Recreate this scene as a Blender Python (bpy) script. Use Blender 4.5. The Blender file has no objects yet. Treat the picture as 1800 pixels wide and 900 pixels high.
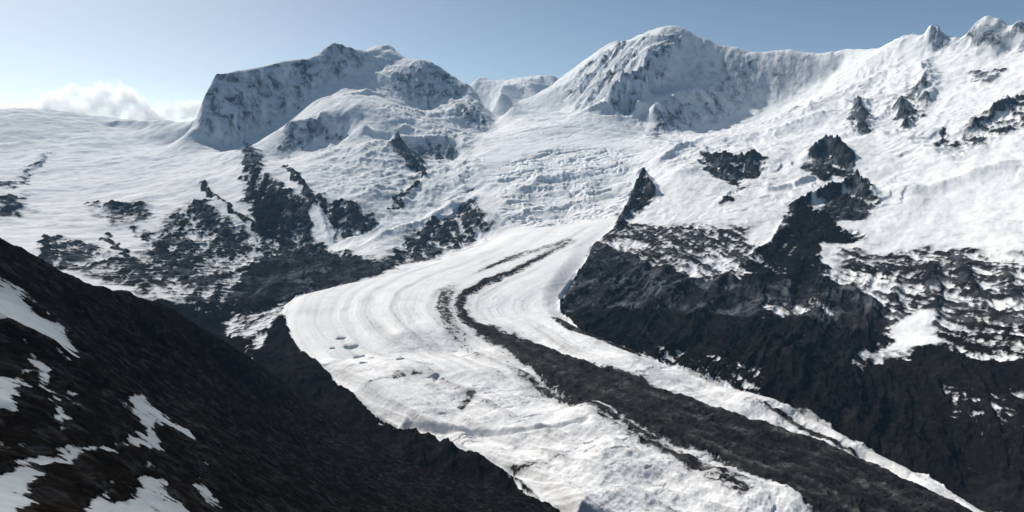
import bpy, math, time
import numpy as np

# ------------------------------------------------------------------ camera, sky, sun, exposure
sc = bpy.context.scene
R = math.radians
F, CX, CY = 1150.0, 900.0, 450.0          # focal length and centre of the 1800x900 photograph
PITCH = R(9.0)
CP, SP = math.cos(PITCH), math.sin(PITCH)

cam_d = bpy.data.cameras.new("camera")
cam_d.sensor_width = 36.0
cam_d.lens = 36.0 * F / 1800.0
cam_d.clip_start, cam_d.clip_end = 1.0, 60000.0
cam = bpy.data.objects.new("camera", cam_d)
sc.collection.objects.link(cam)
cam.rotation_euler = (R(90) - PITCH, 0, 0)
sc.camera = cam

SUN_AZ, SUN_EL = R(-45.0), R(41.0)        # 0 is straight ahead (+Y), negative is to the left
world = bpy.data.worlds.new("World")
sc.world = world
world.use_nodes = True
wn = world.node_tree.nodes
sky = wn.new("ShaderNodeTexSky")
sky.sky_type = 'NISHITA'
sky.sun_disc = False
sky.sun_elevation = SUN_EL
sky.sun_rotation = SUN_AZ
sky.altitude = 3000.0
sky.air_density = 0.6
sky.dust_density = 10.0
sky.ozone_density = 2.0
bg = wn["Background"]
bg.inputs["Strength"].default_value = 0.13
tint = wn.new("ShaderNodeMix"); tint.data_type = 'RGBA'; tint.blend_type = 'MULTIPLY'   # white balance of the air
tint.inputs["Factor"].default_value = 1.0; tint.inputs[7].default_value = (1.0, 1.0, 0.84, 1)
world.node_tree.links.new(sky.outputs[0], tint.inputs[6])
world.node_tree.links.new(tint.outputs[2], bg.inputs[0])

sun_d = bpy.data.lights.new("sun", 'SUN')
sun_d.energy = 5.0
sun_d.angle = R(0.5)
sun_d.color = (1.0, 0.94, 0.86)
sun = bpy.data.objects.new("sun", sun_d)
sc.collection.objects.link(sun)
sun.rotation_euler = (R(90) - SUN_EL, 0, math.pi - SUN_AZ)   # lamp's -Z points away from the sun

sc.view_settings.view_transform = 'Standard'
sc.view_settings.look = 'None'
sc.view_settings.exposure = 0.0
sc.view_settings.gamma = 1.0
sc.view_settings.use_curve_mapping = False
sc.render.engine = 'CYCLES'
sc.cycles.use_denoising = True
sc.cycles.max_bounces = 10
sc.cycles.diffuse_bounces = 3
sc.cycles.volume_bounces = 6

# ------------------------------------------------------------------ noise
_rng = np.random.RandomState(7)
_perm = _rng.permutation(256).astype(np.int32)
_perm = np.concatenate([_perm, _perm])
_ga = _rng.rand(256) * 2 * np.pi
_GX, _GY = np.cos(_ga).astype(np.float32), np.sin(_ga).astype(np.float32)

from concurrent.futures import ThreadPoolExecutor
_pool = ThreadPoolExecutor(8)
def perlin(x, y):
    x = np.asarray(x, np.float32); y = np.asarray(y, np.float32)
    if x.shape[0] < 200: return _perlin(x, y)
    n = 24
    parts = list(_pool.map(lambda p: _perlin(*p), zip(np.array_split(x, n), np.array_split(y, n))))
    return np.concatenate(parts)
def _perlin(x, y):
    xi = np.floor(x); yi = np.floor(y)
    xf = (x - xi).astype(np.float32); yf = (y - yi).astype(np.float32)
    xi = xi.astype(np.int32) & 255; yi = yi.astype(np.int32) & 255
    x1 = (xi + 1) & 255; y1 = (yi + 1) & 255
    u = xf * xf * xf * (xf * (xf * 6 - 15) + 10)
    v = yf * yf * yf * (yf * (yf * 6 - 15) + 10)
    def g(a, b, dx, dy):
        h = _perm[_perm[a] + b]
        return _GX[h] * dx + _GY[h] * dy
    n00 = g(xi, yi, xf, yf); n10 = g(x1, yi, xf - 1, yf)
    n01 = g(xi, y1, xf, yf - 1); n11 = g(x1, y1, xf - 1, yf - 1)
    a = n00 + u * (n10 - n00); b = n01 + u * (n11 - n01)
    return (a + v * (b - a)) * 1.45

def fbm(x, y, wl, octaves, gain=0.5, lac=2.03, off=0.0):
    s, a, f, t = 0.0, 1.0, 1.0 / wl, 0.0
    for i in range(octaves):
        s = s + a * perlin(x * f + off + 17.3 * i, y * f - off + 9.1 * i)
        t += a; a *= gain; f *= lac
    return s / t

def ridged(x, y, wl, octaves, gain=0.55, lac=2.07, off=0.0):
    s, a, f, t, w = 0.0, 1.0, 1.0 / wl, 0.0, 1.0
    for i in range(octaves):
        n = 1.0 - np.abs(perlin(x * f + off + 31.7 * i, y * f + off * 2 + 5.3 * i))
        n = n * n * w
        w = np.clip(n * 1.6, 0, 1)
        s = s + a * n; t += a; a *= gain; f *= lac
    return s / t

def smooth(e0, e1, x):
    t = np.clip((x - e0) / (e1 - e0), 0, 1)
    return t * t * (3 - 2 * t)

# ------------------------------------------------------------------ survey: sight line -> bearing and slope
def sight(px, py):
    """bearing (rad, 0 = ahead) and rise per metre of the line of sight through a point of the photograph"""
    X = np.asarray(px, float) - CX
    v = CY - np.asarray(py, float)
    Y = F * CP + v * SP
    Z = v * CP - F * SP
    return np.arctan2(X, Y), Z / np.hypot(X, Y)

class Survey:
    """scattered survey points -> smooth terrain over (bearing, ln distance)"""
    def __init__(self):
        self.p = []
    def pt(self, px, py, r):
        a, t = sight(px, py); self.p.append((float(a), math.log(r), float(t)))
    def ptz(self, px, py, z):
        a, t = sight(px, py); self.p.append((float(a), math.log(z / float(t)), float(t)))
    def raw(self, px, r, z):
        a, _ = sight(px, 450); self.p.append((float(a), math.log(r), z / r))
    def line(self, pts, step=14, crest=False):
        for (x0, y0, r0), (x1, y1, r1) in zip(pts[:-1], pts[1:]):
            n = max(1, int(math.hypot(x1 - x0, y1 - y0) / step))
            for k in range(n):
                t = k / n
                self.pt(x0 + (x1 - x0) * t, y0 + (y1 - y0) * t, r0 + (r1 - r0) * t)
        self.pt(*pts[-1])
        if crest:                                         # ground falls away behind a crest
            for (x0, y0, r0), (x1, y1, r1) in zip(pts[:-1], pts[1:]):
                for t in (0.0, 0.5):
                    x, y, r = x0 + (x1 - x0) * t, y0 + (y1 - y0) * t, r0 + (r1 - r0) * t
                    a, s = sight(x, y); z = r * float(s)
                    self.p.append((float(a), math.log(r + 450), (z - 330) / (r + 450)))
                    self.p.append((float(a), math.log(r + 1500), (z - 900) / (r + 1500)))
    def solve(self, eps=0.003):
        P = np.array(self.p); self.c = P[:, :2]
        d = np.sqrt(((self.c[:, None] - self.c[None]) ** 2).sum(-1) + eps * eps)
        self.eps = eps; self.m = P[:, 2].mean()
        self.w = np.linalg.solve(d + 1e-4 * np.eye(len(d)) * -1, P[:, 2] - self.m)
    def grid(self, A, L):
        out = np.empty((len(A), len(L)))
        for i, a in enumerate(A):
            d = np.sqrt((a - self.c[:, 0])[None] ** 2 + (L[:, None] - self.c[:, 1][None]) ** 2 + self.eps ** 2)
            out[i] = d @ self.w + self.m
        return out

def cubic_matrix(n_out, n_in):
    """Catmull-Rom resampling matrix"""
    M = np.zeros((n_out, n_in))
    t = np.linspace(0, n_in - 1, n_out); i = np.minimum(t.astype(int), n_in - 2); f = t - i
    w = [-.5 * f + f**2 - .5 * f**3, 1 - 2.5 * f**2 + 1.5 * f**3, .5 * f + 2 * f**2 - 1.5 * f**3, -.5 * f**2 + .5 * f**3]
    for k in range(4):
        np.add.at(M, (np.arange(n_out), np.clip(i + k - 1, 0, n_in - 1)), w[k])
    return M

class Field:
    """height field over (bearing, ln distance) with a coarse base for laying out plan shapes"""
    def __init__(self, survey, a0, a1, r0, r1, na, nr, ca, cr):
        survey.solve()
        self.A = np.linspace(a0, a1, na); self.L = np.linspace(math.log(r0), math.log(r1), nr)
        self.cA = np.linspace(a0, a1, ca); self.cL = np.linspace(math.log(r0), math.log(r1), cr)
        self.coarse = survey.grid(self.cA, self.cL)
        self.Ma, self.Mr = cubic_matrix(na, ca), cubic_matrix(nr, cr)
        self.tan = (self.Ma @ self.coarse @ self.Mr.T)
        self.r = np.exp(self.L)[None, :] * np.ones((na, 1))
        self.X = self.r * np.sin(self.A)[:, None]; self.Y = self.r * np.cos(self.A)[:, None]
        self.z = self.tan * self.r
    def up(self, m):
        return (self.Ma @ m @ self.Mr.T)
    def drop(self, px, py):
        """where a line of sight first meets the ground: (bearing, ln distance)"""
        a, t = sight(px, py)
        i = int(np.clip(round((float(a) - self.cA[0]) / (self.cA[1] - self.cA[0])), 0, len(self.cA) - 1))
        col = self.coarse[i]
        hit = np.nonzero(col >= float(t))[0]
        if len(hit) == 0:
            j = int(np.argmax(col)); return float(a), self.cL[j]
        j = hit[0]
        if j == 0: return float(a), self.cL[0]
        f = (float(t) - col[j - 1]) / (col[j] - col[j - 1])
        return float(a), self.cL[j - 1] + f * (self.cL[1] - self.cL[0])
    def plan(self, pts, step=10, closed=True):
        out = []
        seq = list(zip(pts, pts[1:] + pts[:1])) if closed else list(zip(pts[:-1], pts[1:]))
        for (x0, y0), (x1, y1) in seq:
            n = max(1, int(math.hypot(x1 - x0, y1 - y0) / step))
            for k in range(n):
                out.append(self.drop(x0 + (x1 - x0) * k / n, y0 + (y1 - y0) * k / n))
        if not closed: out.append(self.drop(*pts[-1]))
        return np.array(out)
    def _mesh(self):
        return np.meshgrid(self.cA, self.cL, indexing='ij')
    def _window(self, P, pad):
        """slice of the coarse grid round a plan shape"""
        i0, i1 = np.searchsorted(self.cA, [P[:, 0].min() - pad, P[:, 0].max() + pad])
        j0, j1 = np.searchsorted(self.cL, [P[:, 1].min() - pad, P[:, 1].max() + pad])
        return slice(max(i0 - 1, 0), i1 + 1), slice(max(j0 - 1, 0), j1 + 1)
    def area(self, pts, pad=0.06):
        """signed distance (positive inside, radians of bearing) to a plan outline, on the coarse grid"""
        P = self.plan(pts)
        full = np.full((len(self.cA), len(self.cL)), -pad)
        W = self._window(P, pad)
        GA, GL = np.meshgrid(self.cA[W[0]], self.cL[W[1]], indexing='ij')
        inside = np.zeros(GA.shape, bool); best = np.full(GA.shape, pad * pad)
        Q = np.roll(P, -1, 0)
        for (a0, l0), (a1, l1) in zip(P, Q):
            if l0 != l1:
                c = ((l0 > GL) != (l1 > GL)) & (GA < (a1 - a0) * (GL - l0) / (l1 - l0) + a0)
                inside ^= c
            da, dl = a1 - a0, l1 - l0
            q = da * da + dl * dl + 1e-12
            t = np.clip(((GA - a0) * da + (GL - l0) * dl) / q, 0, 1)
            best = np.minimum(best, (GA - a0 - t * da) ** 2 + (GL - l0 - t * dl) ** 2)
        d = np.sqrt(best)
        full[W] = np.where(inside, d, -d)
        return full
    def path(self, pts, pad=0.05):
        """distance to a plan polyline (radians) and side (+ right of travel)"""
        P = self.plan(pts, closed=False)
        shape = (len(self.cA), len(self.cL))
        fb, fs, ft = np.full(shape, pad), np.zeros(shape), np.zeros(shape)
        W = self._window(P, pad)
        GA, GL = np.meshgrid(self.cA[W[0]], self.cL[W[1]], indexing='ij')
        best = np.full(GA.shape, pad * pad); side = np.zeros(GA.shape); s = np.zeros(GA.shape)
        n = len(P) - 1
        for k in range(n):
            a0, l0 = P[k]; a1, l1 = P[k + 1]
            da, dl = a1 - a0, l1 - l0
            q = da * da + dl * dl + 1e-12
            t = np.clip(((GA - a0) * da + (GL - l0) * dl) / q, 0, 1)
            d2 = (GA - a0 - t * da) ** 2 + (GL - l0 - t * dl) ** 2
            m = d2 < best
            best = np.where(m, d2, best)
            side = np.where(m, np.sign((GA - a0) * dl - (GL - l0) * da), side)
            s = np.where(m, (k + t) / n, s)
        fb[W], fs[W], ft[W] = np.sqrt(best), side, s
        return fb, fs, ft

# ------------------------------------------------------------------ main terrain survey (r in metres)
S = Survey()
K = 1000.0
def LN(pts, **k): S.line([(x, y, r * K) for x, y, r in pts], **k)
def PT(*pts):
    for x, y, r in pts: S.pt(x, y, r * K)
# glacier surface, by height
for x, y, z in [(1000,890,-700),(1300,890,-710),(1700,895,-722),(800,780,-690),(620,690,-682),(560,640,-672),(505,545,-655),
                (600,508,-640),(700,482,-612),(800,450,-572),(900,415,-515),(1000,380,-440),(1080,390,-430),(1100,350,-335),
                (820,540,-645),(700,600,-665),(900,640,-680),(1000,560,-648),(1000,470,-560),(1040,430,-500),(1200,700,-690),
                (1500,800,-712),(1100,790,-700),(980,545,-640),(1020,580,-650),(1150,640,-672),(1250,680,-685),(1400,730,-695),
                (1620,840,-715),(950,480,-575),(880,500,-610),(750,540,-645),(650,560,-655),(1150,860,-706)]:
    S.ptz(x, y, z)
# valley floor in front of the glacier, below the near hillside
for x in (-200, 0, 200, 400, 600, 800):
    S.raw(x, 900, -730); S.raw(x, 1500, -725); S.raw(x, 2200, -715)
for x in (1000, 1300, 1600, 2000): S.raw(x, 850, -730)
for x, y, z in [(450,560,-690),(400,590,-695),(520,640,-690),(600,700,-695),(450,520,-680),(560,500,-660),(700,790,-700),(820,850,-708)]:
    S.ptz(x, y, z)
# grenz icefall and upper basin
PT((985,160,9.9),(1020,150,9.9),(1060,140,9.7),(1000,165,11.2),(1050,160,10.4),(950,165,11.3),(900,166,11.4),(840,166,11.4))
PT((830,172,9.3),(880,158,9.4),(940,160,9.4))
PT((900,330,5.0),(1000,300,5.3),(1100,290,5.3),(850,260,6.0),(950,230,6.3),(1050,250,6.0),(900,190,7.3),(975,196,7.6),
   (880,163,8.4),(950,163,8.4),(930,210,6.8),(870,380,4.55))
LN([(800,160,10.4),(825,152,10.4),(835,143,10.4),(850,138,10.5),(868,144,10.5),(885,142,10.5),(905,150,10.5),(930,146,10.5),(955,150,10.4),(985,152,10.4)], step=8, crest=True)
# left massif crest
LN([(346,218,7.3),(350,205,7.3),(358,180,7.3),(368,155,7.35),(380,132,7.4),(420,126,7.5),(470,115,7.7),(520,107,7.8),(568,99,7.9),
    (577,83,7.95),(590,78,8.02),(615,85,8.15),(632,92,8.4),(645,94,8.6),(668,88,8.7),(680,80,8.7),(695,90,8.6),(715,102,8.35),(745,107,8.15),
    (770,118,8.1),(800,135,8.0),(830,155,7.9),(842,170,7.8),(850,185,7.6),(870,215,7.3)], step=8, crest=True)
# foot of its dark face
LN([(340,228,7.12),(372,246,7.08),(400,256,7.08),(435,250,7.1),(450,226,7.22),(490,205,7.35),(532,184,7.45),(545,156,7.6),(600,132,7.76),(625,118,7.95)], step=10)
PT((560,175,7.1),(600,155,7.5),(625,142,7.68),(650,140,7.75),(662,120,8.1),(690,112,8.2),(690,126,7.95),(620,190,6.6),(560,205,6.6),(680,190,6.7),(640,220,6.15))
LN([(672,150,7.72),(700,160,7.68),(750,197,7.55),(785,176,7.65),(805,168,7.72)], step=10)
LN([(793,186,7.5),(812,180,7.5),(830,184,7.45),(848,200,7.35),(866,216,7.25)],step=8)
LN([(795,195,7.3),(815,218,7.15),(850,240,7.0),(875,226,7.1)], step=10)
LN([(505,222,6.55),(560,214,6.6),(605,222,6.5)], step=14); LN([(500,246,6.4),(560,252,6.4),(605,248,6.35)], step=14)
LN([(455,262,6.3),(500,283,6.15),(580,262,6.2)], step=14)
PT((550,290,5.45),(700,240,6.0),(620,270,5.7),(650,330,4.98),(800,290,5.65),(750,230,6.45),(760,315,5.3),(600,320,5.1),(690,300,5.42))
LN([(690,248,6.2),(740,258,6.15),(790,248,6.25)], step=14); LN([(690,268,6.05),(740,280,6.0),(800,282,6.0)], step=14)
# lower rock wall of the left massif
LN([(440,262,6.2),(445,290,5.75),(470,305,5.4),(510,330,5.02),(560,352,4.76),(640,362,4.72),(740,345,5.02),(825,335,5.1)], step=18)
LN([(440,420,4.4),(500,425,4.3),(580,438,4.15),(640,420,4.3),(700,462,3.75),(760,452,3.95),(850,420,4.4)], step=18)
PT((420,480,3.7),(560,480,3.55),(650,468,3.6),(400,520,3.2),(300,522,3.1),(480,500,3.3),(350,500,3.35),(480,460,3.85),(600,460,3.8))
# left snowfields
LN([(-250,200,9.6),(0,205,9.4),(60,204,9.4),(100,210,9.3),(150,208,9.2),(200,213,9.0),(270,219,8.7),(330,213,8.2),(346,214,7.9)], step=20, crest=True)
PT((-200,260,7.5),(0,260,7.5),(150,250,7.7),(300,256,7.2),(-200,330,5.8),(0,330,5.8),(150,320,6.0),(300,300,6.2),(400,290,6.0),(-200,390,4.8),
   (0,390,4.8),(100,380,5.0),(200,370,5.1),(300,350,5.2),(420,340,5.1),(-100,450,3.9),(60,440,3.9),(150,430,4.2),(300,410,4.4),(400,400,4.5),(150,482,3.5),
   (220,492,3.4),(330,470,3.7),(0,480,3.4),(200,225,8.5),(250,228,8.3))
# centre right massif crest
LN([(955,175,8.9),(975,160,9.1)],step=8)
LN([(975,160,9.1),(1000,137,9.0),(1020,120,8.85),(1045,100,8.65),(1072,80,8.45),(1085,72,8.36),(1094,79,8.28),(1105,74,8.2),(1128,60,8.03),(1140,58,7.96),(1150,50,7.88),(1180,46,7.8),(1205,53,7.75),
    (1228,68,7.7),(1250,75,7.7),(1290,86,7.7),(1318,90,7.7),(1335,93,7.65),(1400,91,7.6),(1450,93,7.5),(1490,92,7.4),(1530,87,7.3),(1560,82,7.2),(1590,66,7.05),
    (1620,60,6.95),(1632,53,6.9),(1645,52,6.9),(1662,60,6.9),(1688,68,6.9),(1700,60,6.75),(1712,42,6.65),(1735,31,6.6),(1757,36,6.6),(1770,48,6.6),(1790,44,6.5),(1830,50,6.5),(1900,70,6.4),(2050,60,6.3)], step=8, crest=True)
LN([(985,190,7.95),(1010,200,7.6),(1080,208,7.1),(1130,207,6.85),(1160,235,6.5)], step=12)
LN([(1195,78,7.6),(1160,98,7.4),(1120,130,7.15),(1075,152,7.0)], step=10)
LN([(1120,180,6.9),(1180,168,7.0),(1240,160,7.15)],step=10)
LN([(1150,185,6.8),(1210,217,6.85),(1290,205,7.08),(1345,188,7.22),(1400,160,7.3),(1475,122,7.36)], step=10)
LN([(1110,150,7.22),(1150,150,7.26),(1200,150,7.27),(1290,150,7.33)],step=12)
LN([(1190,95,7.58),(1240,105,7.52),(1290,115,7.5)],step=12)
PT((1200,245,6.2),(1250,240,5.95),(1400,190,6.4),(1500,150,6.7),(1550,125,6.8),(1600,105,6.75),(1700,108,6.4),(1800,100,6.3),(1650,85,6.8),(1700,80,6.6),(1780,85,6.45),
   (1350,232,5.8),(1500,220,5.7),(1650,200,5.5),(1800,180,5.3),(1300,265,5.3),(1500,262,5.1),(1650,300,4.6),(1800,270,4.6),(1950,250,4.6),
   (1200,300,4.8),(1150,330,4.6),(1250,350,4.3),(1350,332,4.5),(1550,360,4.1),(1700,370,4.0),(1800,350,4.0),(2000,350,3.9),
   (1100,415,3.75),(1200,420,3.6),(1300,430,3.5),(1400,420,3.6),(1500,440,3.5),(1650,450,3.4),(1800,430,3.4),(2000,430,3.3),
   (1120,452,3.3),(1200,478,3.1),(1300,492,3.0),(1400,510,2.9),(1550,540,2.8),(1700,560,2.7),(1800,540,2.8),(2000,540,2.7),
   (1500,640,2.35),(1700,640,2.35),(1800,640,2.3),(2000,640,2.2),(1040,500,2.95),(1100,560,2.5),(1200,560,2.5),(1200,520,2.8),(1400,620,2.2),
   (1800,800,1.8),(1800,900,1.52),(2000,800,1.75),(1600,720,2.05),(1080,470,3.15))
T0 = time.time()
NA, NR = 1500, 1350
fld = Field(S, R(-47), R(47), 820, 11800, NA, NR, 620, 560)
X, Y = fld.X, fld.Y

# ------------------------------------------------------------------ plan shapes on the terrain
GLACIER = [(500,545),(498,535),(520,522),(600,503),(700,480),(760,462),(850,428),(880,405),(880,370),(860,330),(840,280),(850,235),(872,222),(862,190),(860,165),
           (950,160),(985,195),(1060,215),(1130,240),(1160,270),(1140,310),(1110,335),(1095,375),(1070,410),(1040,432),(1030,460),(1000,500),(985,520),(983,545),(1000,565),
           (1022,585),(1080,608),(1150,634),(1250,672),(1400,723),(1525,788),(1650,850),(1745,905),(1810,945),(1200,960),(1000,930),(985,900),(955,868),(905,836),(835,802),
           (775,770),(700,752),(660,728),(620,692),(560,645),(518,605),(505,575)]
glac = fld.area(GLACIER)

ROCK = [   # outline, strength (positive is bare rock, painted shade where marked), softness in radians of bearing
  ([(352,215),(360,170),(385,136),(440,131),(500,121),(568,96),(577,76),(592,72),(640,92),(640,114),(600,137),(545,158),(535,187),(490,207),(450,228),(435,252),(400,256),(370,245)], 0.5, .008),
  ([(672,148),(700,140),(725,112),(760,114),(800,137),(838,168),(800,172),(785,176),(755,197),(700,160)], 0.62, .006),
  ([(798,185),(830,180),(868,215),(850,237),(825,220)], 0.7, .006),
  ([(505,226),(560,218),(605,226),(600,250),(560,252),(500,280),(485,276)], 0.55, .008),
  ([(688,248),(740,258),(790,248),(802,282),(745,280),(730,300),(690,268)], 0.75, .006),
  ([(432,250),(448,262),(455,300),(480,325),(545,360),(560,420),(600,440),(690,470),(640,487),(520,522),(400,545),(330,540),(440,500),(460,430),(445,380),(430,300)], 1.25, .010),
  ([(300,522),(270,490),(240,470),(250,430),(300,385),(345,350),(420,395),(460,430),(440,500),(400,545),(330,540)], 0.72, .012),
  ([(555,345),(640,365),(665,405),(590,425),(565,400)], 0.9, .010),
  ([(665,470),(700,432),(750,390),(830,338),(852,380),(862,412),(760,458)], 0.68, .012),
  ([(60,440),(110,415),(180,435),(250,475),(280,520),(200,500),(110,475)], 0.72, .010),
  ([(0,345),(45,340),(40,380),(0,385)], 0.7, .008),
  ([(0,320),(20,325),(75,275),(90,272),(40,320),(10,335)], 0.8, .004),
  ([(165,370),(260,355),(270,385),(200,400)], 0.5, .010),
  ([(1230,120),(1290,110),(1400,110),(1440,130),(1340,175),(1260,170)], 0.28, .015),
  ([(1180,185),(1230,178),(1290,190),(1290,205),(1210,217),(1150,245),(1150,220)], 0.7, .008),
  ([(1240,272),(1290,282),(1342,278),(1338,306),(1290,320),(1238,298)], 1.6, .006),
  ([(1300,330),(1310,325),(1285,360),(1262,365)], 0.95, .005),
  ([(1416,300),(1424,272),(1455,256),(1492,285),(1500,325),(1470,312),(1440,318)], 1.0, .005),
  ([(1512,322),(1533,355),(1530,378),(1480,388),(1440,400),(1450,350),(1490,335)], 1.5, .006),
  ([(1385,390),(1400,362),(1450,372),(1470,400),(1520,420),(1500,432),(1440,425),(1440,470),(1430,500),(1340,490),(1300,470),(1340,440),(1380,410)], 1.7, .006),
  ([(1042,440),(1060,425),(1110,452),(1180,478),(1300,492),(1350,470),(1440,470),(1470,490),(1560,545),(1570,590),(1640,612),(1720,628),(1820,625),
    (2100,630),(2100,990),(1780,930),(1700,880),(1620,842),(1500,780),(1400,732),(1250,682),(1150,640),(1080,608),(1022,585),(1000,565),(983,545),(985,520),(1000,500),(1030,460)], 2.4, .010),
  ([(1050,430),(1080,400),(1120,395),(1300,400),(1345,440),(1340,480),(1300,492),(1180,478),(1110,450)], 0.62, .010),
  ([(1470,440),(1560,450),(1640,430),(1800,455),(2000,470),(2000,650),(1800,640),(1640,635),(1560,600),(1540,540),(1470,490)], 0.66, .012),
  ([(1128,315),(1146,352),(1112,385),(1085,412),(1075,410),(1095,370),(1115,330)], 1.2, .005),
  ([(1490,175),(1510,190),(1535,230),(1512,238),(1488,200)], 0.7, .005),
  ([(1570,175),(1622,150),(1622,200),(1590,238),(1575,210)], 0.62, .006),
  ([(1690,128),(1765,128),(1755,145),(1705,142)], 0.6, .004),
  ([(1660,270),(1690,235),(1790,170),(1850,160),(1850,210),(1720,252)], 0.66, .008),  # dark shade on this slope painted in as rock
  ([(1640,46),(1690,72),(1665,88),(1640,92)], 0.65, .004),  # shadow on the peak's right face painted in as mottled rock
  ([(1665,88),(1720,62),(1765,52),(1800,45),(1900,70),(1900,95),(1800,90)], 0.55, .005),
  ([(-300,480),(0,500),(250,518),(330,542),(400,545),(520,522),(498,545),(515,605),(560,645),(620,692),(700,752),(835,802),(905,836),(985,900),(1000,940),(900,1100),(-300,1100)], 2.4, .006),
]
ROCK += [
  ([(465,445),(560,432),(600,445),(690,474),(640,489),(520,524),(400,547),(420,490)], 2.2, .012),
  ([(445,290),(470,330),(500,380),(500,430),(455,420),(440,350)], 1.5, .010),
]
LIGHT = [  # patches of old snow lying inside the rock
  ([(388,560),(412,545),(440,545),(505,528),(500,560),(470,575),(470,600),(455,640),(425,640),(430,600),(400,592)], 1.86, .012),
  ([(1495,622),(1560,600),(1640,600),(1600,625),(1545,640),(1510,655)], 2.05, .014),
  ([(1340,540),(1400,530),(1460,545),(1420,555),(1350,560)], 1.0, .010),
  ([(1060,600),(1200,610),(1345,650),(1350,700),(1250,684),(1120,640)], 1.35, .014),
  ([(1640,680),(1810,660),(1820,760),(1700,740)], 1.15, .012),
  ([(1330,520),(1440,520),(1480,545),(1420,560),(1340,560)], 0.9, .012),
  ([(1340,575),(1420,580),(1470,600),(1420,610)], 0.7, .010),
  ([(1560,560),(1640,545),(1650,600),(1560,610)], 0.8, .012),
]
rock_c = np.full(glac.shape, -0.55)
for pts, v, soft in ROCK:
    rock_c = np.maximum(rock_c, -0.55 + v * smooth(-1.6 * soft, 1.6 * soft, fld.area(pts)))
for pts, v, soft in LIGHT:
    rock_c = rock_c - v * smooth(-soft, soft, fld.area(pts))

# warped look-up so that outlines are ragged on the ground
def warp_up(m, amp, wl):
    wx = fbm(X, Y, wl, 4, off=3.1); wy = fbm(X, Y, wl, 4, off=41.7)
    ia = (np.arange(NA)[:, None] * (len(fld.cA) - 1) / (NA - 1)) + wx * amp
    il = (np.arange(NR)[None, :] * (len(fld.cL) - 1) / (NR - 1)) + wy * amp
    ia = np.clip(ia, 0, len(fld.cA) - 1.001); il = np.clip(il, 0, len(fld.cL) - 1.001)
    i = ia.astype(int); j = il.astype(int); f = ia - i; g = il - j
    return (m[i, j] * (1 - f) * (1 - g) + m[i + 1, j] * f * (1 - g) + m[i, j + 1] * (1 - f) * g + m[i + 1, j + 1] * f * g)

for pts, v, w in [([(505,295),(530,330),(560,372)], 1.2, .003), ([(350,322),(400,365),(452,402)], 1.3, .003), ([(712,272),(738,298),(742,312)], 1.0, .002),
                  ([(748,310),(715,340),(690,368)], 0.75, .003), ([(830,335),(790,360),(740,390)], 0.9, .003), ([(590,436),(640,420),(700,400),(770,372),(838,340)], -1.9, .0075), ([(560,372),(575,425)], -1.6, .007),
                  ([(1440,275),(1462,262),(1490,290),(1515,330)], 0.9, .005), ([(160,360),(230,372)], .5, .006), ([(1650,262),(1668,225)], 0.9, .003), ([(0,345),(38,348)], .8, .004),
                  ([(420,650),(500,690)], -1.5, .002), ([(655,470),(560,500)], .4, .01),
                  ([(1142,64),(1088,120),(1050,160),(1014,196)], .8, .0035), ([(1168,76),(1122,130),(1082,166)], .6, .004), ([(1098,78),(1050,125),(1002,165)], .8, .004), ([(1188,82),(1150,118),(1118,146)], .5, .004), ([(1120,150),(1080,190)], .5, .004), ([(1065,95),(1020,130)], .7, .003),
                  ([(185,415),(230,455),(280,500)], .9, .004), ([(90,420),(70,450),(100,470)], .9, .004), ([(240,400),(290,440),(330,500)], .6, .005), ([(345,355),(380,400),(430,440)], .8, .004), ([(700,455),(760,400),(840,345)], .7, .005)]:
    rock_c = rock_c + v * smooth(2.2 * w, 0.6 * w, fld.path(pts)[0])
rock = warp_up(rock_c, 7.0, 150.0)
gl = fld.up(glac)
wide = 0.035 * smooth(4000, 5200, fld.r)
ice = smooth(0, 1, (gl + .002 + wide) / (.006 + 2 * wide))

# ------------------------------------------------------------------ relief
z = fld.z.copy()
far = smooth(3200, 6000, fld.r)
bare = smooth(-0.45, 0.4, rock)
r1 = ridged(X, Y, 820.0, 8, gain=0.52)
f1 = fbm(X, Y, 420.0, 7, gain=0.5, off=11.0)
amp = (22 + 50 * far) * (0.48 + 0.60 * bare) * (1 - 0.93 * ice)
rib = ridged(X * 0.97 + Y * 0.24 + 25 * f1, (Y * 0.97 - X * 0.24) * 0.26, 130.0, 7, gain=0.62, off=44.0)
lump = fbm(X, Y, 160.0, 5, gain=0.55, off=91.0)
z += amp * (r1 - 0.45) + amp * 0.55 * f1 + bare * (1 - ice) * (24 + 20 * far) * (rib - 0.4)
# wind-packed snow: long low drifts
z += (1 - ice) * (1 - bare) * 11.0 * fbm(X * 0.6 + Y * 0.8, (Y * 0.6 - X * 0.8) * 2.2, 260.0, 5, off=5.0)

crag = ridged(X + 40 * lump, Y + 40 * f1, 210.0, 7, gain=0.6, off=131.0) - 0.42
calm = smooth(-0.33, -0.24, fld.A)[:, None] * np.ones((1, NR))            # the far left snowfield is smooth
rough = smooth(-.02, .03, fld.up(np.maximum.reduce([fld.area(p) for p in [
    [(690,235),(685,120),(745,107),(870,215),(860,330),(700,460),(440,420),(440,262),(640,245)],
    [(815,180),(815,125),(995,130),(995,172)], [(1600,70),(1640,40),(1700,58),(1735,26),(1840,45),(1840,105),(1600,105)], [(340,225),(380,128),(600,70),(700,80),(860,170),(860,215),(700,150),(640,118),(540,158),(450,226)],
    [(1195,80),(1300,95),(1470,100),(1400,165),(1290,205),(1180,210)],
    [(1000,210),(1160,235),(1300,270),(1220,300),(1150,320),(1040,240)],
    [(1480,150),(1640,100),(1680,200),(1600,260),(1480,240)], [(1650,200),(1850,130),(1850,240),(1650,280)]]])))
z += (1 - ice) * (0.26 + 0.74 * rough) * (4 + 33 * calm * far) * crag
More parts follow.
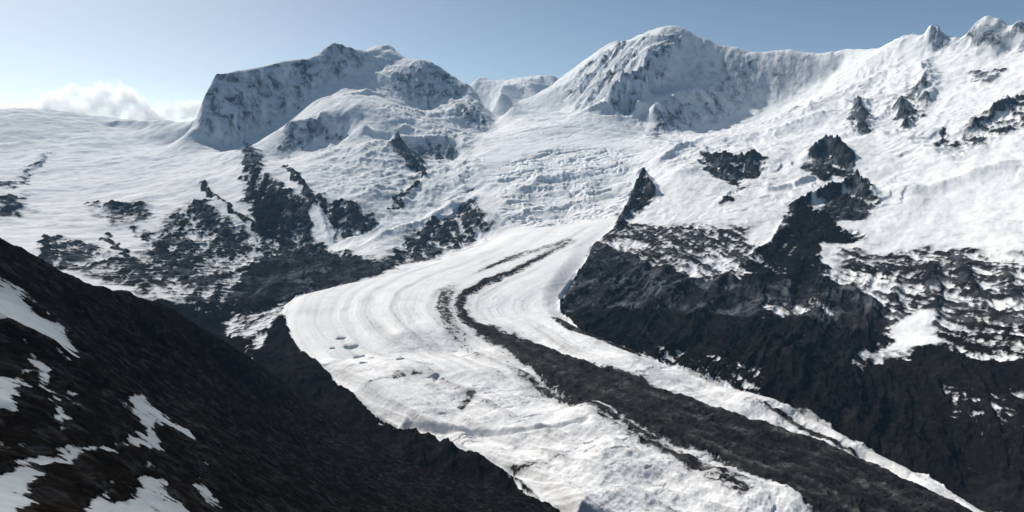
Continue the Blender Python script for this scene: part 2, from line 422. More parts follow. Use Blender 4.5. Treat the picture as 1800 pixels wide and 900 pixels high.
speck = ridged((X * 0.8 - Y * 0.6), (X * 0.6 + Y * 0.8) * 0.45, 52.0, 6, gain=0.7, off=61.0) - 0.42
trans = smooth(-0.55, 0.1, rock) * (1 - ice)
z += trans * 15.0 * speck * (0.6 + 0.9 * smooth(2800, 4500, fld.r))
z += bare * (1 - ice) * (3.5 + 12.0 * smooth(3200, 4200, fld.r)) * (ridged(X, Y, 66.0, 5, gain=0.6, off=151.0) - 0.45)
vs = smooth(3600, 3000, fld.r) * smooth(0.0, 0.10, fld.A)[:, None] * bare * (1 - ice)
gul = ridged((X * 0.86 - Y * 0.51) + 50 * f1, (X * 0.51 + Y * 0.86) * 0.13, 130.0, 6, gain=0.58, off=171.0) - 0.42
z += vs * 36.0 * gul - vs * amp * 0.5 * (r1 - 0.45)
scree = smooth(-0.1, 0.5, fbm(X * 0.86 - Y * 0.51, (X * 0.51 + Y * 0.86) * 0.16, 170.0, 6, gain=0.62, off=181.0) - 0.6 * gul)
snowy = (1 - ice) * (1 - bare) * smooth(3300, 4600, fld.r) * smooth(-0.30, -0.12, fld.A)[:, None] * (1 - 0.8 * smooth(6900, 7400, fld.r))
fold = ridged((X * 0.8 + Y * 0.6) + 120 * f1, (Y * 0.8 - X * 0.6) * 0.5, 620.0, 6, gain=0.5, off=201.0) - 0.45
tt = 7.0 * fbm(X, Y, 900.0, 5, gain=0.5, off=211.0) + 2.0 * fld.tan / 0.05
st = np.floor(tt) + smooth(0.0, 0.22, tt - np.floor(tt))
z += snowy * (34.0 * fold + 17.0 * (st - tt) * smooth(-0.15, 0.3, fbm(X, Y, 700.0, 4, off=221.0)))
# ribs and couloirs on the centre right massif, running down to the left
face = smooth(-.004, .012, fld.up(fld.area([(985,165),(1045,105),(1090,75),(1180,50),(1196,78),(1120,130),(1130,190),(1080,205),(1010,200)])))
pa, pb = fld.drop(1140, 70), fld.drop(1030, 190)
ax, ay = math.exp(pa[1]) * math.sin(pa[0]), math.exp(pa[1]) * math.cos(pa[0])
bx, by = math.exp(pb[1]) * math.sin(pb[0]), math.exp(pb[1]) * math.cos(pb[0])
dl = math.hypot(bx - ax, by - ay); ux, uy = (bx - ax) / dl, (by - ay) / dl
across = X * uy - Y * ux; along = X * ux + Y * uy
flute = ridged(across + 14 * lump, along * 0.11 + 30 * f1, 150.0, 7, gain=0.66, off=2.0) - 0.45
z += face * 105.0 * flute
rock = rock + face * np.clip(-flute - 0.15, 0, 1) * 0.8

# knolls and ribs that stand out of the snow: height, half width, steeper right side
km = np.zeros(glac.shape)
for pts, h, w, sharp in [
    ([(1205,72),(1150,108),(1110,140),(1070,165)], 60, .012, 2.6),
    ([(1100,75),(1050,130),(1010,190)], 40, .009, 1.8),
    ([(1628,64),(1640,61),(1652,64)], 55, .020, 1.4),
    ([(900,342),(950,317),(1000,309),(1048,307)], 50, .020, 2.6),
    ([(885,390),(930,374),(995,371)], 42, .018, 2.4),
    ([(498,226),(560,215),(608,221)], 50, .014, 2.4),
    ([(615,170),(648,163),(676,170)], 42, .010, 2.4),
    ([(686,250),(740,247),(802,249)], 48, .012, 2.4),
    ([(1225,252),(1350,236),(1480,195)], 46, .030, 1.8),
    ([(1150,292),(1190,268),(1235,244)], 44, .014, 2.2),
    ([(1520,235),(1600,258),(1690,300)], 38, .030, 2.0),
    ([(1550,345),(1650,330),(1790,285)], 34, .030, 2.0),
    ([(1340,345),(1395,332),(1440,312)], 40, .014, 2.2),
    ([(1560,130),(1480,165),(1400,205)], 40, .020, 1.8),
    ([(180,222),(220,218),(290,222)], 40, .016, 2.2), ([(170,282),(220,277),(280,283)], 26, .014, 2.4), ([(180,372),(225,362),(270,366)], 24, .014, 2.4),
    ([(0,380),(40,370),(90,380)], 22, .016, 2.2),
    ([(1425,285),(1440,268),(1455,262),(1470,275),(1485,292)], 95, .014, 2.4),
    ([(1400,368),(1440,352),(1500,330),(1520,345),(1530,368)], 75, .016, 2.6),
    ([(1390,385),(1370,420),(1320,455)], 40, .016, 2.0),
    ([(1240,280),(1290,284),(1340,280)], 55, .014, 2.0),
    ([(1133,312),(1110,360),(1080,410)], 55, .010, 2.0),
    ([(1124,345),(1132,322),(1146,350)], 85, .010, 1.6),
    ([(505,290),(530,330),(560,372),(580,425)], 36, .006, 1.5),
    ([(345,315),(400,365),(460,408)], 22, .005, 1.5),
    ([(705,262),(738,298),(748,312),(700,365)], 18, .006, 1.5),
    ([(830,335),(740,392),(640,430)], 35, .010, 1.5),
    ([(1500,180),(1512,205),(1520,232)], 60, .010, 2.2),
    ([(1575,180),(1590,205),(1592,232)], 60, .010, 2.2),
    ([(1610,115),(1622,150),(1625,190)], 55, .012, 2.2),
    ([(1690,236),(1740,205),(1800,168)], 60, .014, 1.8)]:
    d, side, s = fld.path(pts)
    k = np.where(side > 0, sharp, 1.0)
    b = np.clip(1 - d * k / w / 1.6, 0, 1) ** 1.35
    b = b * np.clip(np.sin(np.pi * np.clip(s, 0, 1)) * 2.2, 0, 1) ** 0.7
    km = np.maximum(km, b) if h > 50 else km
    z += h * fld.up(b) * (0.8 + 0.7 * lump)

z += fld.up(km) * 60.0 * (ridged(X + 30 * lump, Y, 105.0, 6, gain=0.6, off=161.0) - 0.42)
# flow banding along the ice, parallel to the rubble stripe
fd, fside, fs = fld.path([(1040,400),(1000,430),(950,459),(900,486),(850,508),(815,530),(808,553),(825,580),(880,612),(960,650),(1060,700),(1200,757),(1350,815),(1500,870),(1650,930)], pad=.5)
fd = fld.up(fd * np.where(fside > 0, 1, -1)); fs = fld.up(fs)
band = fbm(fd * 1.0, fs * 0.10, 0.022, 5, gain=0.6, off=7.7)
RUBBLE = [(1012,425),(955,462),(905,492),(850,513),(822,532),(815,552),(835,578),(880,598),(960,622),(1050,660),(1200,714),(1270,737),(1400,783),(1500,820),(1625,880),(1690,912),(1740,945),
    (1450,960),(1395,893),(1325,860),(1250,818),(1180,793),(1120,765),(1055,732),(1000,715),(960,690),(920,650),(880,625),(840,605),(810,580),(800,552),(806,528),(840,505),(900,482),(950,455),(1005,422)]
deb_n = warp_up(np.maximum(0, smooth(-.012, .012, fld.area(RUBBLE))), 2.0, 60.0)
# glacier: raised convex tongue, ice hummocks, crevasses, a steep melting rim
rim = smooth(0.0, .030, gl)
z += np.where(gl > 0, 26 * rim, 0) * smooth(4200, 3000, fld.r)
dm, sm = fd * 2000.0, fs * 3800.0
nearice = smooth(3400, 1700, fld.r)
hum = ridged(dm + 30 * f1, sm * 0.6, 120.0, 6, gain=0.6, off=21.0)
hollow = fbm(dm + 40 * f1, sm * 0.8 + 0.4 * dm, 330.0, 5, gain=0.42, off=27.0)
crack = ridged(sm + 0.5 * dm + 40 * f1, dm * 0.22, 95.0, 4, gain=0.6, off=29.0)
crackm = smooth(0.80, 0.95, crack) * smooth(-0.1, 0.35, fbm(X, Y, 300.0, 3, off=37.0))
z += ice * nearice * (9.0 * band - 15.0 * crackm)
z += ice * (nearice * (6.0 * (hum - 0.45) + 46 * hollow * smooth(0.004, 0.05, gl) * (1 - 0.7 * smooth(0.3, 0.9, deb_n))) + (1 - nearice) * 5.0 * hollow)
# crevasse fields
icefall = smooth(-.01, .02, fld.up(fld.area([(850,300),(960,260),(1120,260),(1150,300),(1090,380),(960,400),(880,400)])))
cre = ridged(X * 0.35 + Y * 0.12, Y * 1.0 - X * 0.2, 95.0, 4, off=14.0)
cre2 = fbm(X, Y, 260.0, 4, off=33.0)
z += ice * icefall * (-42.0 * smooth(0.5, 0.95, cre) * smooth(-0.45, 0.3, cre2) + 40.0 * cre2 + 22.0 * (ridged(X * 1.2, Y, 48.0, 4, off=141.0) - 0.45) * smooth(-0.1, 0.4, lump))
upper = ice * smooth(5200, 6500, fld.r)
z += upper * (24 * fbm(X, Y * 1.6, 420.0, 6, off=51.0) - 10 * smooth(.6, .95, cre))

# debris carried by the ice
DEBRIS = [
  ([(890,826),(930,822),(970,826),(940,832),(900,838)], 0.5, .005),
  ([(800,728),(830,700),(840,704),(812,735)], 0.5, .004), ([(640,690),(700,672),(760,676),(700,684)], 0.5, .005),
  (RUBBLE, 1.0, .013),
  ([(965,568),(1000,575),(1080,600),(1150,635),(1060,612),(1000,592)], 0.9, .006),
  ([(1295,717),(1375,742),(1450,777),(1510,812),(1560,840),(1556,843),(1505,816),(1445,783),(1370,746)], 0.62, .0018),
  ([(1160,632),(1250,668),(1400,718),(1525,783),(1650,846),(1650,852),(1520,794),(1400,730),(1250,680)], 0.4, .006),
  ([(895,455),(985,425),(1000,418),(985,432),(900,466),(830,490)], 0.7, .004),
  ([(765,520),(800,510),(800,590),(830,640),(880,680),(850,660),(790,610),(765,570)], 0.5, .022),
  ([(880,640),(960,690),(1060,735),(1200,805),(1340,885),(1300,900),(1180,820),(1060,760),(940,700)], 0.6, .020),
]
deb_c = np.zeros(glac.shape)
for pts, v, soft in DEBRIS:
    deb_c = np.maximum(deb_c, v * smooth(-soft, soft, fld.area(pts)))
deb = warp_up(deb_c, 2.6, 60.0)
deb = deb * (1 - 0.38 * smooth(0.20, 0.02, fs))
z += ice * smooth(0.4, 1.0, deb) * (10.0 + 6.0 * (ridged(X, Y, 45.0, 6, gain=0.68, off=9.0) - 0.2) + 5.0 * fbm(dm * 1.5, sm * 0.3, 120.0, 4, off=12.0))
step = fld.up(smooth(.010, .001, fld.path([(715,752),(800,767),(900,772),(1030,762)])[0]))
z -= ice * (11.0 + 9.0 * f1) * step
# melt hollows on the tongue
PONDS = [(600,603,10),(618,618,15),(632,636,12),(640,655,9),(705,650,9),(655,640,5),(585,622,6)]
pond_c = np.zeros(glac.shape)
GA, GL = fld._mesh()
for x, y, w in PONDS:
    a, l = fld.drop(x, y)
    pond_c = np.maximum(pond_c, smooth(1.3, 0.5, np.hypot((GA - a) / (w / F), (GL - l) / (0.45 * w / F * 1.6))))
pond = np.clip(fld.up(pond_c) + 1.1 * fbm(X, Y * 0.5, 30.0, 5, off=19.0) * fld.up(pond_c), 0, 1)
z -= ice * 5.0 * pond

# bare ground: slope, gullies
steepx = np.gradient(z, axis=1) / np.gradient(fld.r, axis=1)
steepy = np.gradient(z, axis=0) / (fld.r * (fld.A[1] - fld.A[0]))
slope = np.hypot(steepx, steepy)
# where snow cannot lie: steep ground and the crests of ribs
def blur(m, n):
    def b1(q):
        c = np.cumsum(np.pad(q, ((n + 1, n), (0, 0)), mode='edge'), axis=0)
        return (c[2 * n + 1:] - c[:-2 * n - 1]) / (2 * n + 1)
    return b1(b1(m).T).T
convex = np.clip((z - blur(z, 4)) / (0.0022 * fld.r), -1.2, 1.2) + np.clip((z - blur(z, 14)) / (0.007 * fld.r), -1.2, 1.2)
rockv = rock + 0.55 * smooth(0.75, 1.35, slope) * (0.35 + 0.65 * bare) + trans * (0.5 * convex + 0.5 * speck + 1.3 * (rib - 0.4) + 0.5 * lump + 0.4 * (r1 - 0.5))
rockv = np.where(ice > 0.5, -1.0, rockv)

# ------------------------------------------------------------------ materials
def new_mat(name):
    m = bpy.data.materials.new(name); m.use_nodes = True
    nt = m.node_tree; nt.nodes.clear()
    out = nt.nodes.new("ShaderNodeOutputMaterial")
    b = nt.nodes.new("ShaderNodeBsdfPrincipled")
    nt.links.new(b.outputs[0], out.inputs[0])
    return m, nt, b
def N(nt, t, **k):
    n = nt.nodes.new(t)
    for a, v in k.items(): setattr(n, a, v)
    return n
def math_n(nt, op, a, b=None, clamp=False):
    n = N(nt, "ShaderNodeMath", operation=op, use_clamp=clamp)
    for i, v in enumerate((a, b)):
        if v is None: continue
        if isinstance(v, (int, float)): n.inputs[i].default_value = v
        else: nt.links.new(v, n.inputs[i])
    return n.outputs[0]
def noise_n(nt, scale, detail=6, rough=0.55, coord=None, dist=0.0):
    n = N(nt, "ShaderNodeTexNoise")
    n.inputs["Scale"].default_value = scale; n.inputs["Detail"].default_value = detail
    n.inputs["Roughness"].default_value = rough; n.inputs["Distortion"].default_value = dist
    nt.links.new(coord, n.inputs["Vector"])
    return n.outputs["Fac"]
def ramp_n(nt, fac, stops):
    n = N(nt, "ShaderNodeValToRGB")
    e = n.color_ramp.elements
    while len(e) < len(stops): e.new(0.5)
    for el, (p, c) in zip(e, stops): el.position = p; el.color = (*c, 1)
    nt.links.new(fac, n.inputs[0])
    return n.outputs[0]
def mix_n(nt, fac, a, b):
    n = N(nt, "ShaderNodeMix", data_type='RGBA')
    nt.links.new(fac, n.inputs["Factor"])
    for s, v in ((6, a), (7, b)):
        if isinstance(v, tuple): n.inputs[s].default_value = (*v, 1)
        else: nt.links.new(v, n.inputs[s])
    return n.outputs[2]
def range_n(nt, v, lo, hi):
    n = N(nt, "ShaderNodeMapRange", interpolation_type='SMOOTHSTEP')
    nt.links.new(v, n.inputs[0]); n.inputs[1].default_value = lo; n.inputs[2].default_value = hi
    return n.outputs[0]
def attr_n(nt, name):
    n = N(nt, "ShaderNodeAttribute"); n.attribute_name = name
    return n.outputs["Fac"]

def mountain_material(name, rock_stops, fine, snow=(0.79, 0.815, 0.84), edge=0.42, bump=3.0, dusting=0.22):
    m, nt, b = new_mat(name)
    co = N(nt, "ShaderNodeTexCoord").outputs["Object"]
    grain = noise_n(nt, fine, 8, 0.62, co)
    broad = noise_n(nt, fine * 0.12, 5, 0.6, co)
    v = math_n(nt, 'ADD', attr_n(nt, "rock"), math_n(nt, 'MULTIPLY', math_n(nt, 'SUBTRACT', grain, 0.5), 1.8))
    fac = range_n(nt, v, -edge, edge)
    rc = ramp_n(nt, math_n(nt, 'ADD', math_n(nt, 'MULTIPLY', grain, 0.6), math_n(nt, 'MULTIPLY', broad, 0.4)), rock_stops)
    sv = ramp_n(nt, broad, [(0.3, tuple(c * 0.93 for c in snow)), (0.65, snow)])
    thin = math_n(nt, 'MULTIPLY', range_n(nt, math_n(nt, 'ADD', v, math_n(nt, 'MULTIPLY', math_n(nt, 'SUBTRACT', broad, 0.5), 1.6)), -1.0, 0.15), 0.36)
    sv = mix_n(nt, thin, sv, (0.20, 0.21, 0.23))
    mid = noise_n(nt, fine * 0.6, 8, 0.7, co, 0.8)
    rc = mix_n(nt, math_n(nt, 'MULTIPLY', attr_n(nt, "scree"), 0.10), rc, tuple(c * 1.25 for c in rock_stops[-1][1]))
    dust_haze = math_n(nt, 'MULTIPLY', range_n(nt, mid, 0.46, 0.72), dusting)
    haze_amt = attr_n(nt, "snow_haze")
    dust_haze = math_n(nt, 'MAXIMUM', dust_haze, math_n(nt, 'MULTIPLY', haze_amt, range_n(nt, mid, 0.36, 0.60)))  # far rock paled bluish: plastered snow plus painted haze
    rc = mix_n(nt, dust_haze, rc, (0.48, 0.54, 0.62))
    nt.links.new(mix_n(nt, fac, sv, rc), b.inputs["Base Color"])
    b.inputs["Roughness"].default_value = 0.85
    b.inputs["Specular IOR Level"].default_value = 0.0
    bp = N(nt, "ShaderNodeBump"); bp.inputs["Strength"].default_value = 0.8
    h = math_n(nt, 'MULTIPLY', grain, math_n(nt, 'ADD', math_n(nt, 'MULTIPLY', fac, bump), bump * 0.12))
    nt.links.new(h, bp.inputs["Height"]); bp.inputs["Distance"].default_value = 1.0
    nt.links.new(bp.outputs[0], b.inputs["Normal"])
    return m

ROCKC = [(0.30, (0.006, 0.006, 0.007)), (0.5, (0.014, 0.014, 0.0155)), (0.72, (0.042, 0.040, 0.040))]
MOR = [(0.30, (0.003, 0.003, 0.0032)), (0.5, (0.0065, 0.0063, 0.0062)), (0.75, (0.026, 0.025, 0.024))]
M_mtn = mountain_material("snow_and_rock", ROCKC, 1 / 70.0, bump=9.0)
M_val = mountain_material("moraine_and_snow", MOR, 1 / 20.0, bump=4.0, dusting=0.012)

def glacier_material():
    m, nt, b = new_mat("glacier_ice")
    co = N(nt, "ShaderNodeTexCoord").outputs["Object"]
    g = noise_n(nt, 1 / 18.0, 8, 0.62, co); br = noise_n(nt, 1 / 120.0, 6, 0.6, co)
    icec = ramp_n(nt, br, [(0.28, (0.62, 0.64, 0.665)), (0.5, (0.76, 0.77, 0.785)), (0.7, (0.81, 0.82, 0.83))])
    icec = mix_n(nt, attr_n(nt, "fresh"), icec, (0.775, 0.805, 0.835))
    v = math_n(nt, 'ADD', attr_n(nt, "debris"), math_n(nt, 'MULTIPLY', math_n(nt, 'SUBTRACT', g, 0.5), 1.7))
    v = math_n(nt, 'ADD', v, math_n(nt, 'MULTIPLY', attr_n(nt, "band"), 0.55))
    fac = range_n(nt, v, 0.36, 0.62)
    g2 = noise_n(nt, 1 / 45.0, 9, 0.72, co)
    dc = ramp_n(nt, math_n(nt, 'ADD', g2, math_n(nt, 'MULTIPLY', attr_n(nt, "band"), 0.30)), [(0.32, (0.005, 0.005, 0.005)), (0.48, (0.013, 0.012, 0.0115)), (0.6, (0.030, 0.028, 0.027)), (0.74, (0.11, 0.108, 0.105))])
    dirt = math_n(nt, 'ADD', math_n(nt, 'ADD', math_n(nt, 'MULTIPLY', attr_n(nt, "debris"), 0.9), math_n(nt, 'MULTIPLY', attr_n(nt, "band"), 0.72)), math_n(nt, 'MULTIPLY', math_n(nt, 'SUBTRACT', br, 0.5), 1.1))
    icec = mix_n(nt, math_n(nt, 'MULTIPLY', range_n(nt, dirt, -0.15, 0.8), 0.72), icec, (0.20, 0.20, 0.205))
    pc = mix_n(nt, range_n(nt, attr_n(nt, "pond"), 0.3, 0.75), icec, (0.13, 0.165, 0.195))
    nt.links.new(mix_n(nt, fac, pc, dc), b.inputs["Base Color"])
    b.inputs["Roughness"].default_value = 0.8; b.inputs["Specular IOR Level"].default_value = 0.05
    bp = N(nt, "ShaderNodeBump"); bp.inputs["Strength"].default_value = 0.7
    nt.links.new(math_n(nt, 'MULTIPLY', g, 5.0), bp.inputs["Height"]); bp.inputs["Distance"].default_value = 1.0
    nt.links.new(bp.outputs[0], b.inputs["Normal"])
    return m
M_gla = glacier_material()

# ------------------------------------------------------------------ meshes
def grid_object(name, Xg, Yg, Zg, keep, attrs, mat, label):
    na, nr = Xg.shape
    idx = np.arange(na * nr).reshape(na, nr)
    q = np.stack([idx[:-1, :-1], idx[1:, :-1], idx[1:, 1:], idx[:-1, 1:]], -1)
    q = q[keep].reshape(-1, 4)
    used = np.zeros(na * nr, bool); used[q.ravel()] = True
    remap = np.cumsum(used) - 1
    q = remap[q].astype(np.int32)
    co = np.stack([Xg.ravel()[used], Yg.ravel()[used], Zg.ravel()[used]], -1).astype(np.float32)
    me = bpy.data.meshes.new(name)
    me.vertices.add(len(co)); me.vertices.foreach_set("co", co.ravel())
    me.loops.add(q.size); me.loops.foreach_set("vertex_index", q[:, ::-1].ravel().copy())
    me.polygons.add(len(q)); me.polygons.foreach_set("loop_start", np.arange(0, q.size, 4, dtype=np.int32))
    me.update(calc_edges=True)
    me.polygons.foreach_set("use_smooth", np.ones(len(q), bool))
    for k, v in attrs.items():
        at = me.attributes.new(k, 'FLOAT', 'POINT'); at.data.foreach_set("value", v.ravel()[used].astype(np.float32))
    me.materials.append(mat)
    o = bpy.data.objects.new(name, me); sc.collection.objects.link(o)
    o["kind"] = "structure"; o["label"] = label
    return o

# which massif a piece of ground belongs to
def coarse_area(pts): return fld.up(fld.area(pts)) > 0
ctr = lambda m: m[:-1, :-1]
is_ice = (ctr(gl) > 0)
in_left = coarse_area([(-400,150),(0,190),(345,190),(346,222),(372,248),(432,252),(448,262),(440,330),(460,430),(440,500),(330,540),(300,522),(250,518),(0,500),(-400,480)])
pxg = CX + F * np.tan(fld.A)[:, None] * np.ones((1, NR))      # nominal bearing column
right_of = fld.A[:, None] * np.ones((1, NR))
split_mid = float(sight(905, 300)[0]); split_cr = float(sight(1480, 300)[0])
valley = (rock > 0.9) & (fld.r < 3500)
vf = smooth(3300, 3000, fld.r)
reg = np.zeros((NA, NR), int)
reg[right_of < split_mid] = 1                                   # left massif
reg[(right_of >= split_mid)] = 2                                # centre right massif
east = coarse_area([(1480,60),(1500,150),(1350,232),(1250,240),(1180,270),(1146,320),(1085,410),(1050,430),(1110,452),(1180,478),(1300,492),(1440,480),(1560,545),(1700,560),(2200,560),(2200,20)])
reg[east] = 3
reg[in_left] = 4
low = (fld.r < 2600) | coarse_area(ROCK[19][0]) | coarse_area(ROCK[-1][0]) | ((fld.r < 3100) & (right_of < split_mid))
reg[low] = 5
reg = ctr(reg).copy(); reg[is_ice] = 6
snow_haze = smooth(5400, 6900, fld.r)  # grows with distance: snow cover and haze painted into the rock colour
A1 = dict(rock=rockv, scree=scree, snow_haze=snow_haze)
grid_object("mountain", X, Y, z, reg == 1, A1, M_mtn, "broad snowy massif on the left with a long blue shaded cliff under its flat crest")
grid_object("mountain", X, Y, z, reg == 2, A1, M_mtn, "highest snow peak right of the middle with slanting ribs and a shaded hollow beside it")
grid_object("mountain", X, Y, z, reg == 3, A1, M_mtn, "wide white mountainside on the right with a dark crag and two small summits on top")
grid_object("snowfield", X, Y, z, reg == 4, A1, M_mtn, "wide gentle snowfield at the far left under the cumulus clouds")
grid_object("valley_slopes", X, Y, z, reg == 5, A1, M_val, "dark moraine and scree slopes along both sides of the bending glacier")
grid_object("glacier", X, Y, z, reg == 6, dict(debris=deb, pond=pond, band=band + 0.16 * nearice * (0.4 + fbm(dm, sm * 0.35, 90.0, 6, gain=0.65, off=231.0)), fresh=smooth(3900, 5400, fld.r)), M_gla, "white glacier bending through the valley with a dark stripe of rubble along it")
print("terrain", round(time.time() - T0, 1), {k: int((reg == k).sum()) for k in range(7)})

# ------------------------------------------------------------------ near hillside
H = Survey()
H.line([(-250,300,800),(-60,385,850),(0,415,900),(40,448,950),(100,483,1050),(180,505,1150),(250,522,1300),(330,558,1450),(390,605,1580),(445,648,1690)], step=25)
H.line([(445,648,1690),(530,708,1760),(620,757,1600),(740,822,1375),(865,880,1190),(950,918,1095),(1010,962,1020)], step=30)
for x0, y0, r0 in [(-250,300,800),(-60,385,850),(0,415,900),(100,483,1050),(250,522,1300),(390,605,1580),(445,648,1690)]:
    a, t = sight(x0, y0); zz = float(t) * r0
    H.p.append((float(a), math.log(r0 + 120), (zz - 70) / (r0 + 120)))
    H.p.append((float(a), math.log(r0 + 700), -800 / (r0 + 700)))
for x0 in (560, 700, 850, 985, 1050, 1200): H.raw(x0, 2050 if x0 < 700 else 1700, -840)
for p in [(-200,900,240),(0,900,260),(100,900,290),(200,900,330),(400,900,450),(600,900,650),(780,905,880),(920,950,1010),
          (-200,700,400),(0,700,420),(100,700,480),(200,700,560),(300,720,680),(400,740,820),(540,805,1080),(670,850,1130),
          (-200,520,600),(0,550,600),(80,540,720),(150,570,820),(260,600,1080),(380,650,1350),(460,710,1380),(560,765,1360),
          (0,1050,150),(300,1080,190),(600,1080,330),(900,1100,550),(-200,1050,140),(1100,1050,700)]:
    H.pt(*p)
HN, HR = 1100, 900
hf = Field(H, R(-48), R(14), 130, 2300, HN, HR, 320, 260)
hx, hy = hf.X, hf.Y
PATCH = [
  ([(-60,480),(20,490),(45,510),(60,545),(95,560),(120,590),(140,632),(120,630),(95,605),(50,580),(0,575),(-60,590)], 1.0),
  ([(45,610),(75,622),(85,650),(100,690),(122,740),(105,745),(80,690),(60,650)], 0.95),
  ([(-60,665),(30,650),(60,640),(40,690),(20,720),(-60,700)], 0.8),
  ([(220,698),(255,695),(270,720),(330,755),(340,768),(290,745),(275,750),(280,782),(240,790),(150,795),(90,815),(60,850),(60,880),(30,910),(-80,940),(-80,850),(0,838),(60,800),(120,785),(220,780),(245,750)], 1.05),
  ([(210,705),(222,712),(232,735),(222,728)], 0.8),
  ([(120,940),(190,850),(205,838),(195,870),(195,890),(240,870),(250,840),(310,850),(300,870),(330,890),(400,950)], 0.95),
  ([(335,845),(360,850),(385,880),(405,900),(380,900),(345,870)], 0.9),
  ([(250,815),(290,830),(310,838),(260,832)], 0.85),
  ([(345,795),(375,820),(365,820)], 0.8),
  ([(0,775),(85,780),(40,785),(0,790)], 0.8),
  ([(110,698),(148,700),(140,712),(115,710)], 0.9),
  ([(135,640),(160,650),(150,655)], 0.7),
]
snow_c = np.zeros(hf.coarse.shape)
for pts, v in PATCH:
    snow_c = np.maximum(snow_c, v * smooth(-.010, .012, hf.area(pts)))
wx = fbm(hx, hy, 28.0, 5, off=3.3); wy = fbm(hx, hy, 28.0, 5, off=13.3)
ia = np.clip(np.arange(HN)[:, None] * 319 / (HN - 1) + wx * 5, 0, 318.99)
il = np.clip(np.arange(HR)[None] * 259 / (HR - 1) + wy * 5, 0, 258.99)
i, j = ia.astype(int), il.astype(int); f, g = ia - i, il - j
snow_h = snow_c[i, j] * (1 - f) * (1 - g) + snow_c[i + 1, j] * f * (1 - g) + snow_c[i, j + 1] * (1 - f) * g + snow_c[i + 1, j + 1] * f * g
hz = hf.z.copy()
scale = np.clip(hf.r / 700.0, 0.35, 1.6)
rr = ridged(hx, hy, 120.0, 8, gain=0.55, off=71.0); ff = fbm(hx, hy, 60.0, 6, off=77.0)
hz += scale * (7.0 * (rr - 0.45) + 5.0 * ff) * (1 - 0.6 * smooth(0.2, 0.8, snow_h))
hz += (1.7 * (ridged(hx, hy, 17.0, 5, gain=0.6, off=81.0) - 0.4) + 0.8 * ridged(hx, hy, 4.5, 3, off=85.0)) * (1 - 0.8 * smooth(0.3, 0.8, snow_h)) * scale
rock_h = 0.72 - snow_h * 1.25 + 0.5 * (rr - 0.5) + (0.8 * ff + 0.9 * (ridged(hx, hy, 24.0, 5, gain=0.6, off=95.0) - 0.42)) * np.clip(snow_h * 1.5, 0, 1)
def stones(m):
    nt = m.node_tree
    co = N(nt, "ShaderNodeTexCoord").outputs["Object"]
    hs = None
    for sc_, wgt in ((1 / 9.0, 1.6), (1 / 3.0, 0.5)):
        v = N(nt, "ShaderNodeTexVoronoi", feature='F1'); v.inputs["Scale"].default_value = sc_
        wv = N(nt, "ShaderNodeVectorMath", operation='ADD'); nz = N(nt, "ShaderNodeTexNoise"); nz.inputs["Scale"].default_value = sc_ * 1.5
        nt.links.new(co, nz.inputs["Vector"]); nt.links.new(co, wv.inputs[0])
        mv = N(nt, "ShaderNodeVectorMath", operation='SCALE'); mv.inputs["Scale"].default_value = 0.6 / sc_
        nt.links.new(nz.outputs["Color"], mv.inputs[0]); nt.links.new(mv.outputs[0], wv.inputs[1]); nt.links.new(wv.outputs[0], v.inputs["Vector"])
        t = math_n(nt, 'MULTIPLY', v.outputs["Distance"], -wgt)
        hs = t if hs is None else math_n(nt, 'ADD', hs, t)
    bp = [n for n in nt.nodes if n.type == 'BUMP'][0]
    old = bp.inputs["Height"].links[0].from_socket
    nt.links.new(math_n(nt, 'ADD', old, math_n(nt, 'MULTIPLY', hs, range_n(nt, attr_n(nt, "rock"), 0.0, 0.3))), bp.inputs["Height"])
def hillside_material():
    m = mountain_material("hillside_ground", [(0.30, (0.0028, 0.0023, 0.0019)), (0.5, (0.0054, 0.0044, 0.0035)), (0.75, (0.014, 0.011, 0.0082))], 1 / 9.0, snow=(0.37, 0.41, 0.44), edge=0.12, bump=1.2, dusting=0.05)  # deep shade put into the colours: rock near black, snow greyed
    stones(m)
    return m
grid_object("near_hillside", hx, hy, hz, np.ones((HN - 1, HR - 1), bool), dict(rock=rock_h, scree=smooth(-.1, .5, ff), snow_haze=0 * ff), hillside_material(),
            "steep brown hillside in the lower left corner with snow patches, both coloured darker as if in shade")
print("hillside", round(time.time() - T0, 1))

# ------------------------------------------------------------------ haze
def box(name, x0, x1, y0, y1, z0, z1):
    me = bpy.data.meshes.new(name)
    v = [(x, y, zc) for x in (x0, x1) for y in (y0, y1) for zc in (z0, z1)]
    me.from_pydata(v, [], [(0,1,3,2),(4,6,7,5),(0,4,5,1),(2,3,7,6),(0,2,6,4),(1,5,7,3)]); me.update()
    o = bpy.data.objects.new(name, me); sc.collection.objects.link(o)
    return o
zmin = min(float(z.min()), float(hz.min())); zmax = float(z.max())
haze = box("haze", -9500, 9500, -400, 12200, zmin - 1, max(zmax, 5) + 15)
haze["kind"] = "stuff"; haze["label"] = "thin blue air between the viewer and the far mountains"
hm = bpy.data.materials.new("haze"); hm.use_nodes = True
hm.node_tree.nodes.clear()
ho = hm.node_tree.nodes.new("ShaderNodeOutputMaterial"); hv = hm.node_tree.nodes.new("ShaderNodeVolumePrincipled")
hv.inputs["Color"].default_value = (0.36, 0.66, 1.0, 1); hv.inputs["Density"].default_value = 1.35e-5; hv.inputs["Anisotropy"].default_value = 0.1
hm.node_tree.links.new(hv.outputs[0], ho.inputs["Volume"])
haze.data.materials.append(hm)

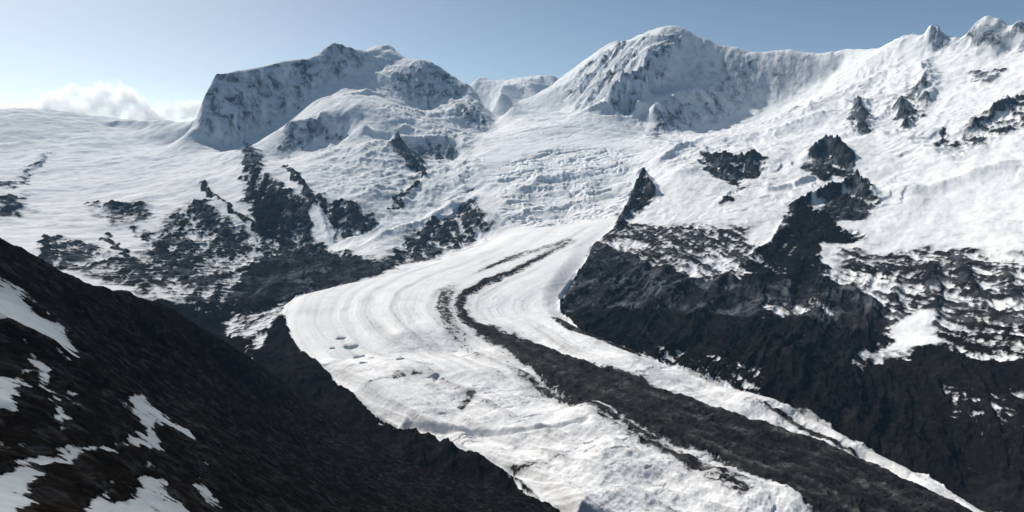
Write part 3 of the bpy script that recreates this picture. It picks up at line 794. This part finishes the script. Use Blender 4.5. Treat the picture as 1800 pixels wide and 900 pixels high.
# ------------------------------------------------------------------ clouds, beyond the far snowfield
cm = bpy.data.materials.new("cloud"); cm.use_nodes = True
nt = cm.node_tree; nt.nodes.clear()
co = nt.nodes.new("ShaderNodeOutputMaterial"); cv = nt.nodes.new("ShaderNodeVolumePrincipled")
tc = nt.nodes.new("ShaderNodeTexCoord").outputs["Object"]
cn = noise_n(nt, 1 / 300.0, 7, 0.62, tc)
nt.links.new(math_n(nt, 'MULTIPLY', range_n(nt, cn, 0.40, 0.62), 0.0075), cv.inputs["Density"])
cv.inputs["Color"].default_value = (0.985, 0.99, 1.0, 1); cv.inputs["Anisotropy"].default_value = 0.45
nt.links.new(cv.outputs[0], co.inputs["Volume"])
import bmesh
def cloud(px, py, r, puffs, seed, label):
    """one cumulus: rounded puffs (x, height, radius in metres) grown into a single body"""
    a, t = sight(px, py)
    c = (r * math.sin(float(a)), r * math.cos(float(a)), r * float(t))
    rs = np.random.RandomState(seed)
    bm = bmesh.new()
    for x, h, rad in puffs:
        for k in range(5):
            q = rad * (1.0 if k == 0 else rs.uniform(.35, .6))
            off = np.zeros(3) if k == 0 else rs.normal(size=3)
            if k: off = off / np.linalg.norm(off) * rad * 0.85; off[2] = abs(off[2]) * 0.9
            v = bmesh.ops.create_icosphere(bm, subdivisions=3, radius=q)["verts"]
            bmesh.ops.translate(bm, verts=v, vec=(x + off[0], off[1] * 1.3, h + off[2]))
    me = bpy.data.meshes.new("cumulus_cloud"); bm.to_mesh(me); bm.free()
    o = bpy.data.objects.new("cumulus_cloud", me); sc.collection.objects.link(o)
    o.location = c; o.rotation_euler = (0, 0, -float(a))
    md = o.modifiers.new("union", 'REMESH'); md.mode = 'VOXEL'; md.voxel_size = 28.0
    me.materials.append(cm)
    o["label"] = label; o["category"] = "cloud"; o["kind"] = "thing"; o["group"] = "clouds behind the far left snowfield"
    return o
cloud(160, 186, 15500, [(-900,-160,170),(-750,-120,220),(-500,0,270),(-250,100,280),(0,170,270),(230,260,250),(430,340,220),(520,140,280),(760,-40,250),(950,-120,190),(200,-60,320),(-300,-160,280),(640,260,170)], 3,
      "tall white billowing cumulus cloud behind the far left snowfield")
cloud(292, 197, 15500, [(-520,-110,190),(-300,-80,190),(-120,-20,200),(80,-20,190),(300,50,200),(480,90,180),(620,20,190)], 5,
      "low cream cloud bank touching the foot of the shaded cliff")
cloud(25, 193, 15500, [(-620,-60,190),(-420,-30,200),(-200,-80,170),(0,-70,180),(200,-40,190),(420,-80,160),(600,-100,150)], 8,
      "thin low cloud at the left end of the snowfield skyline")
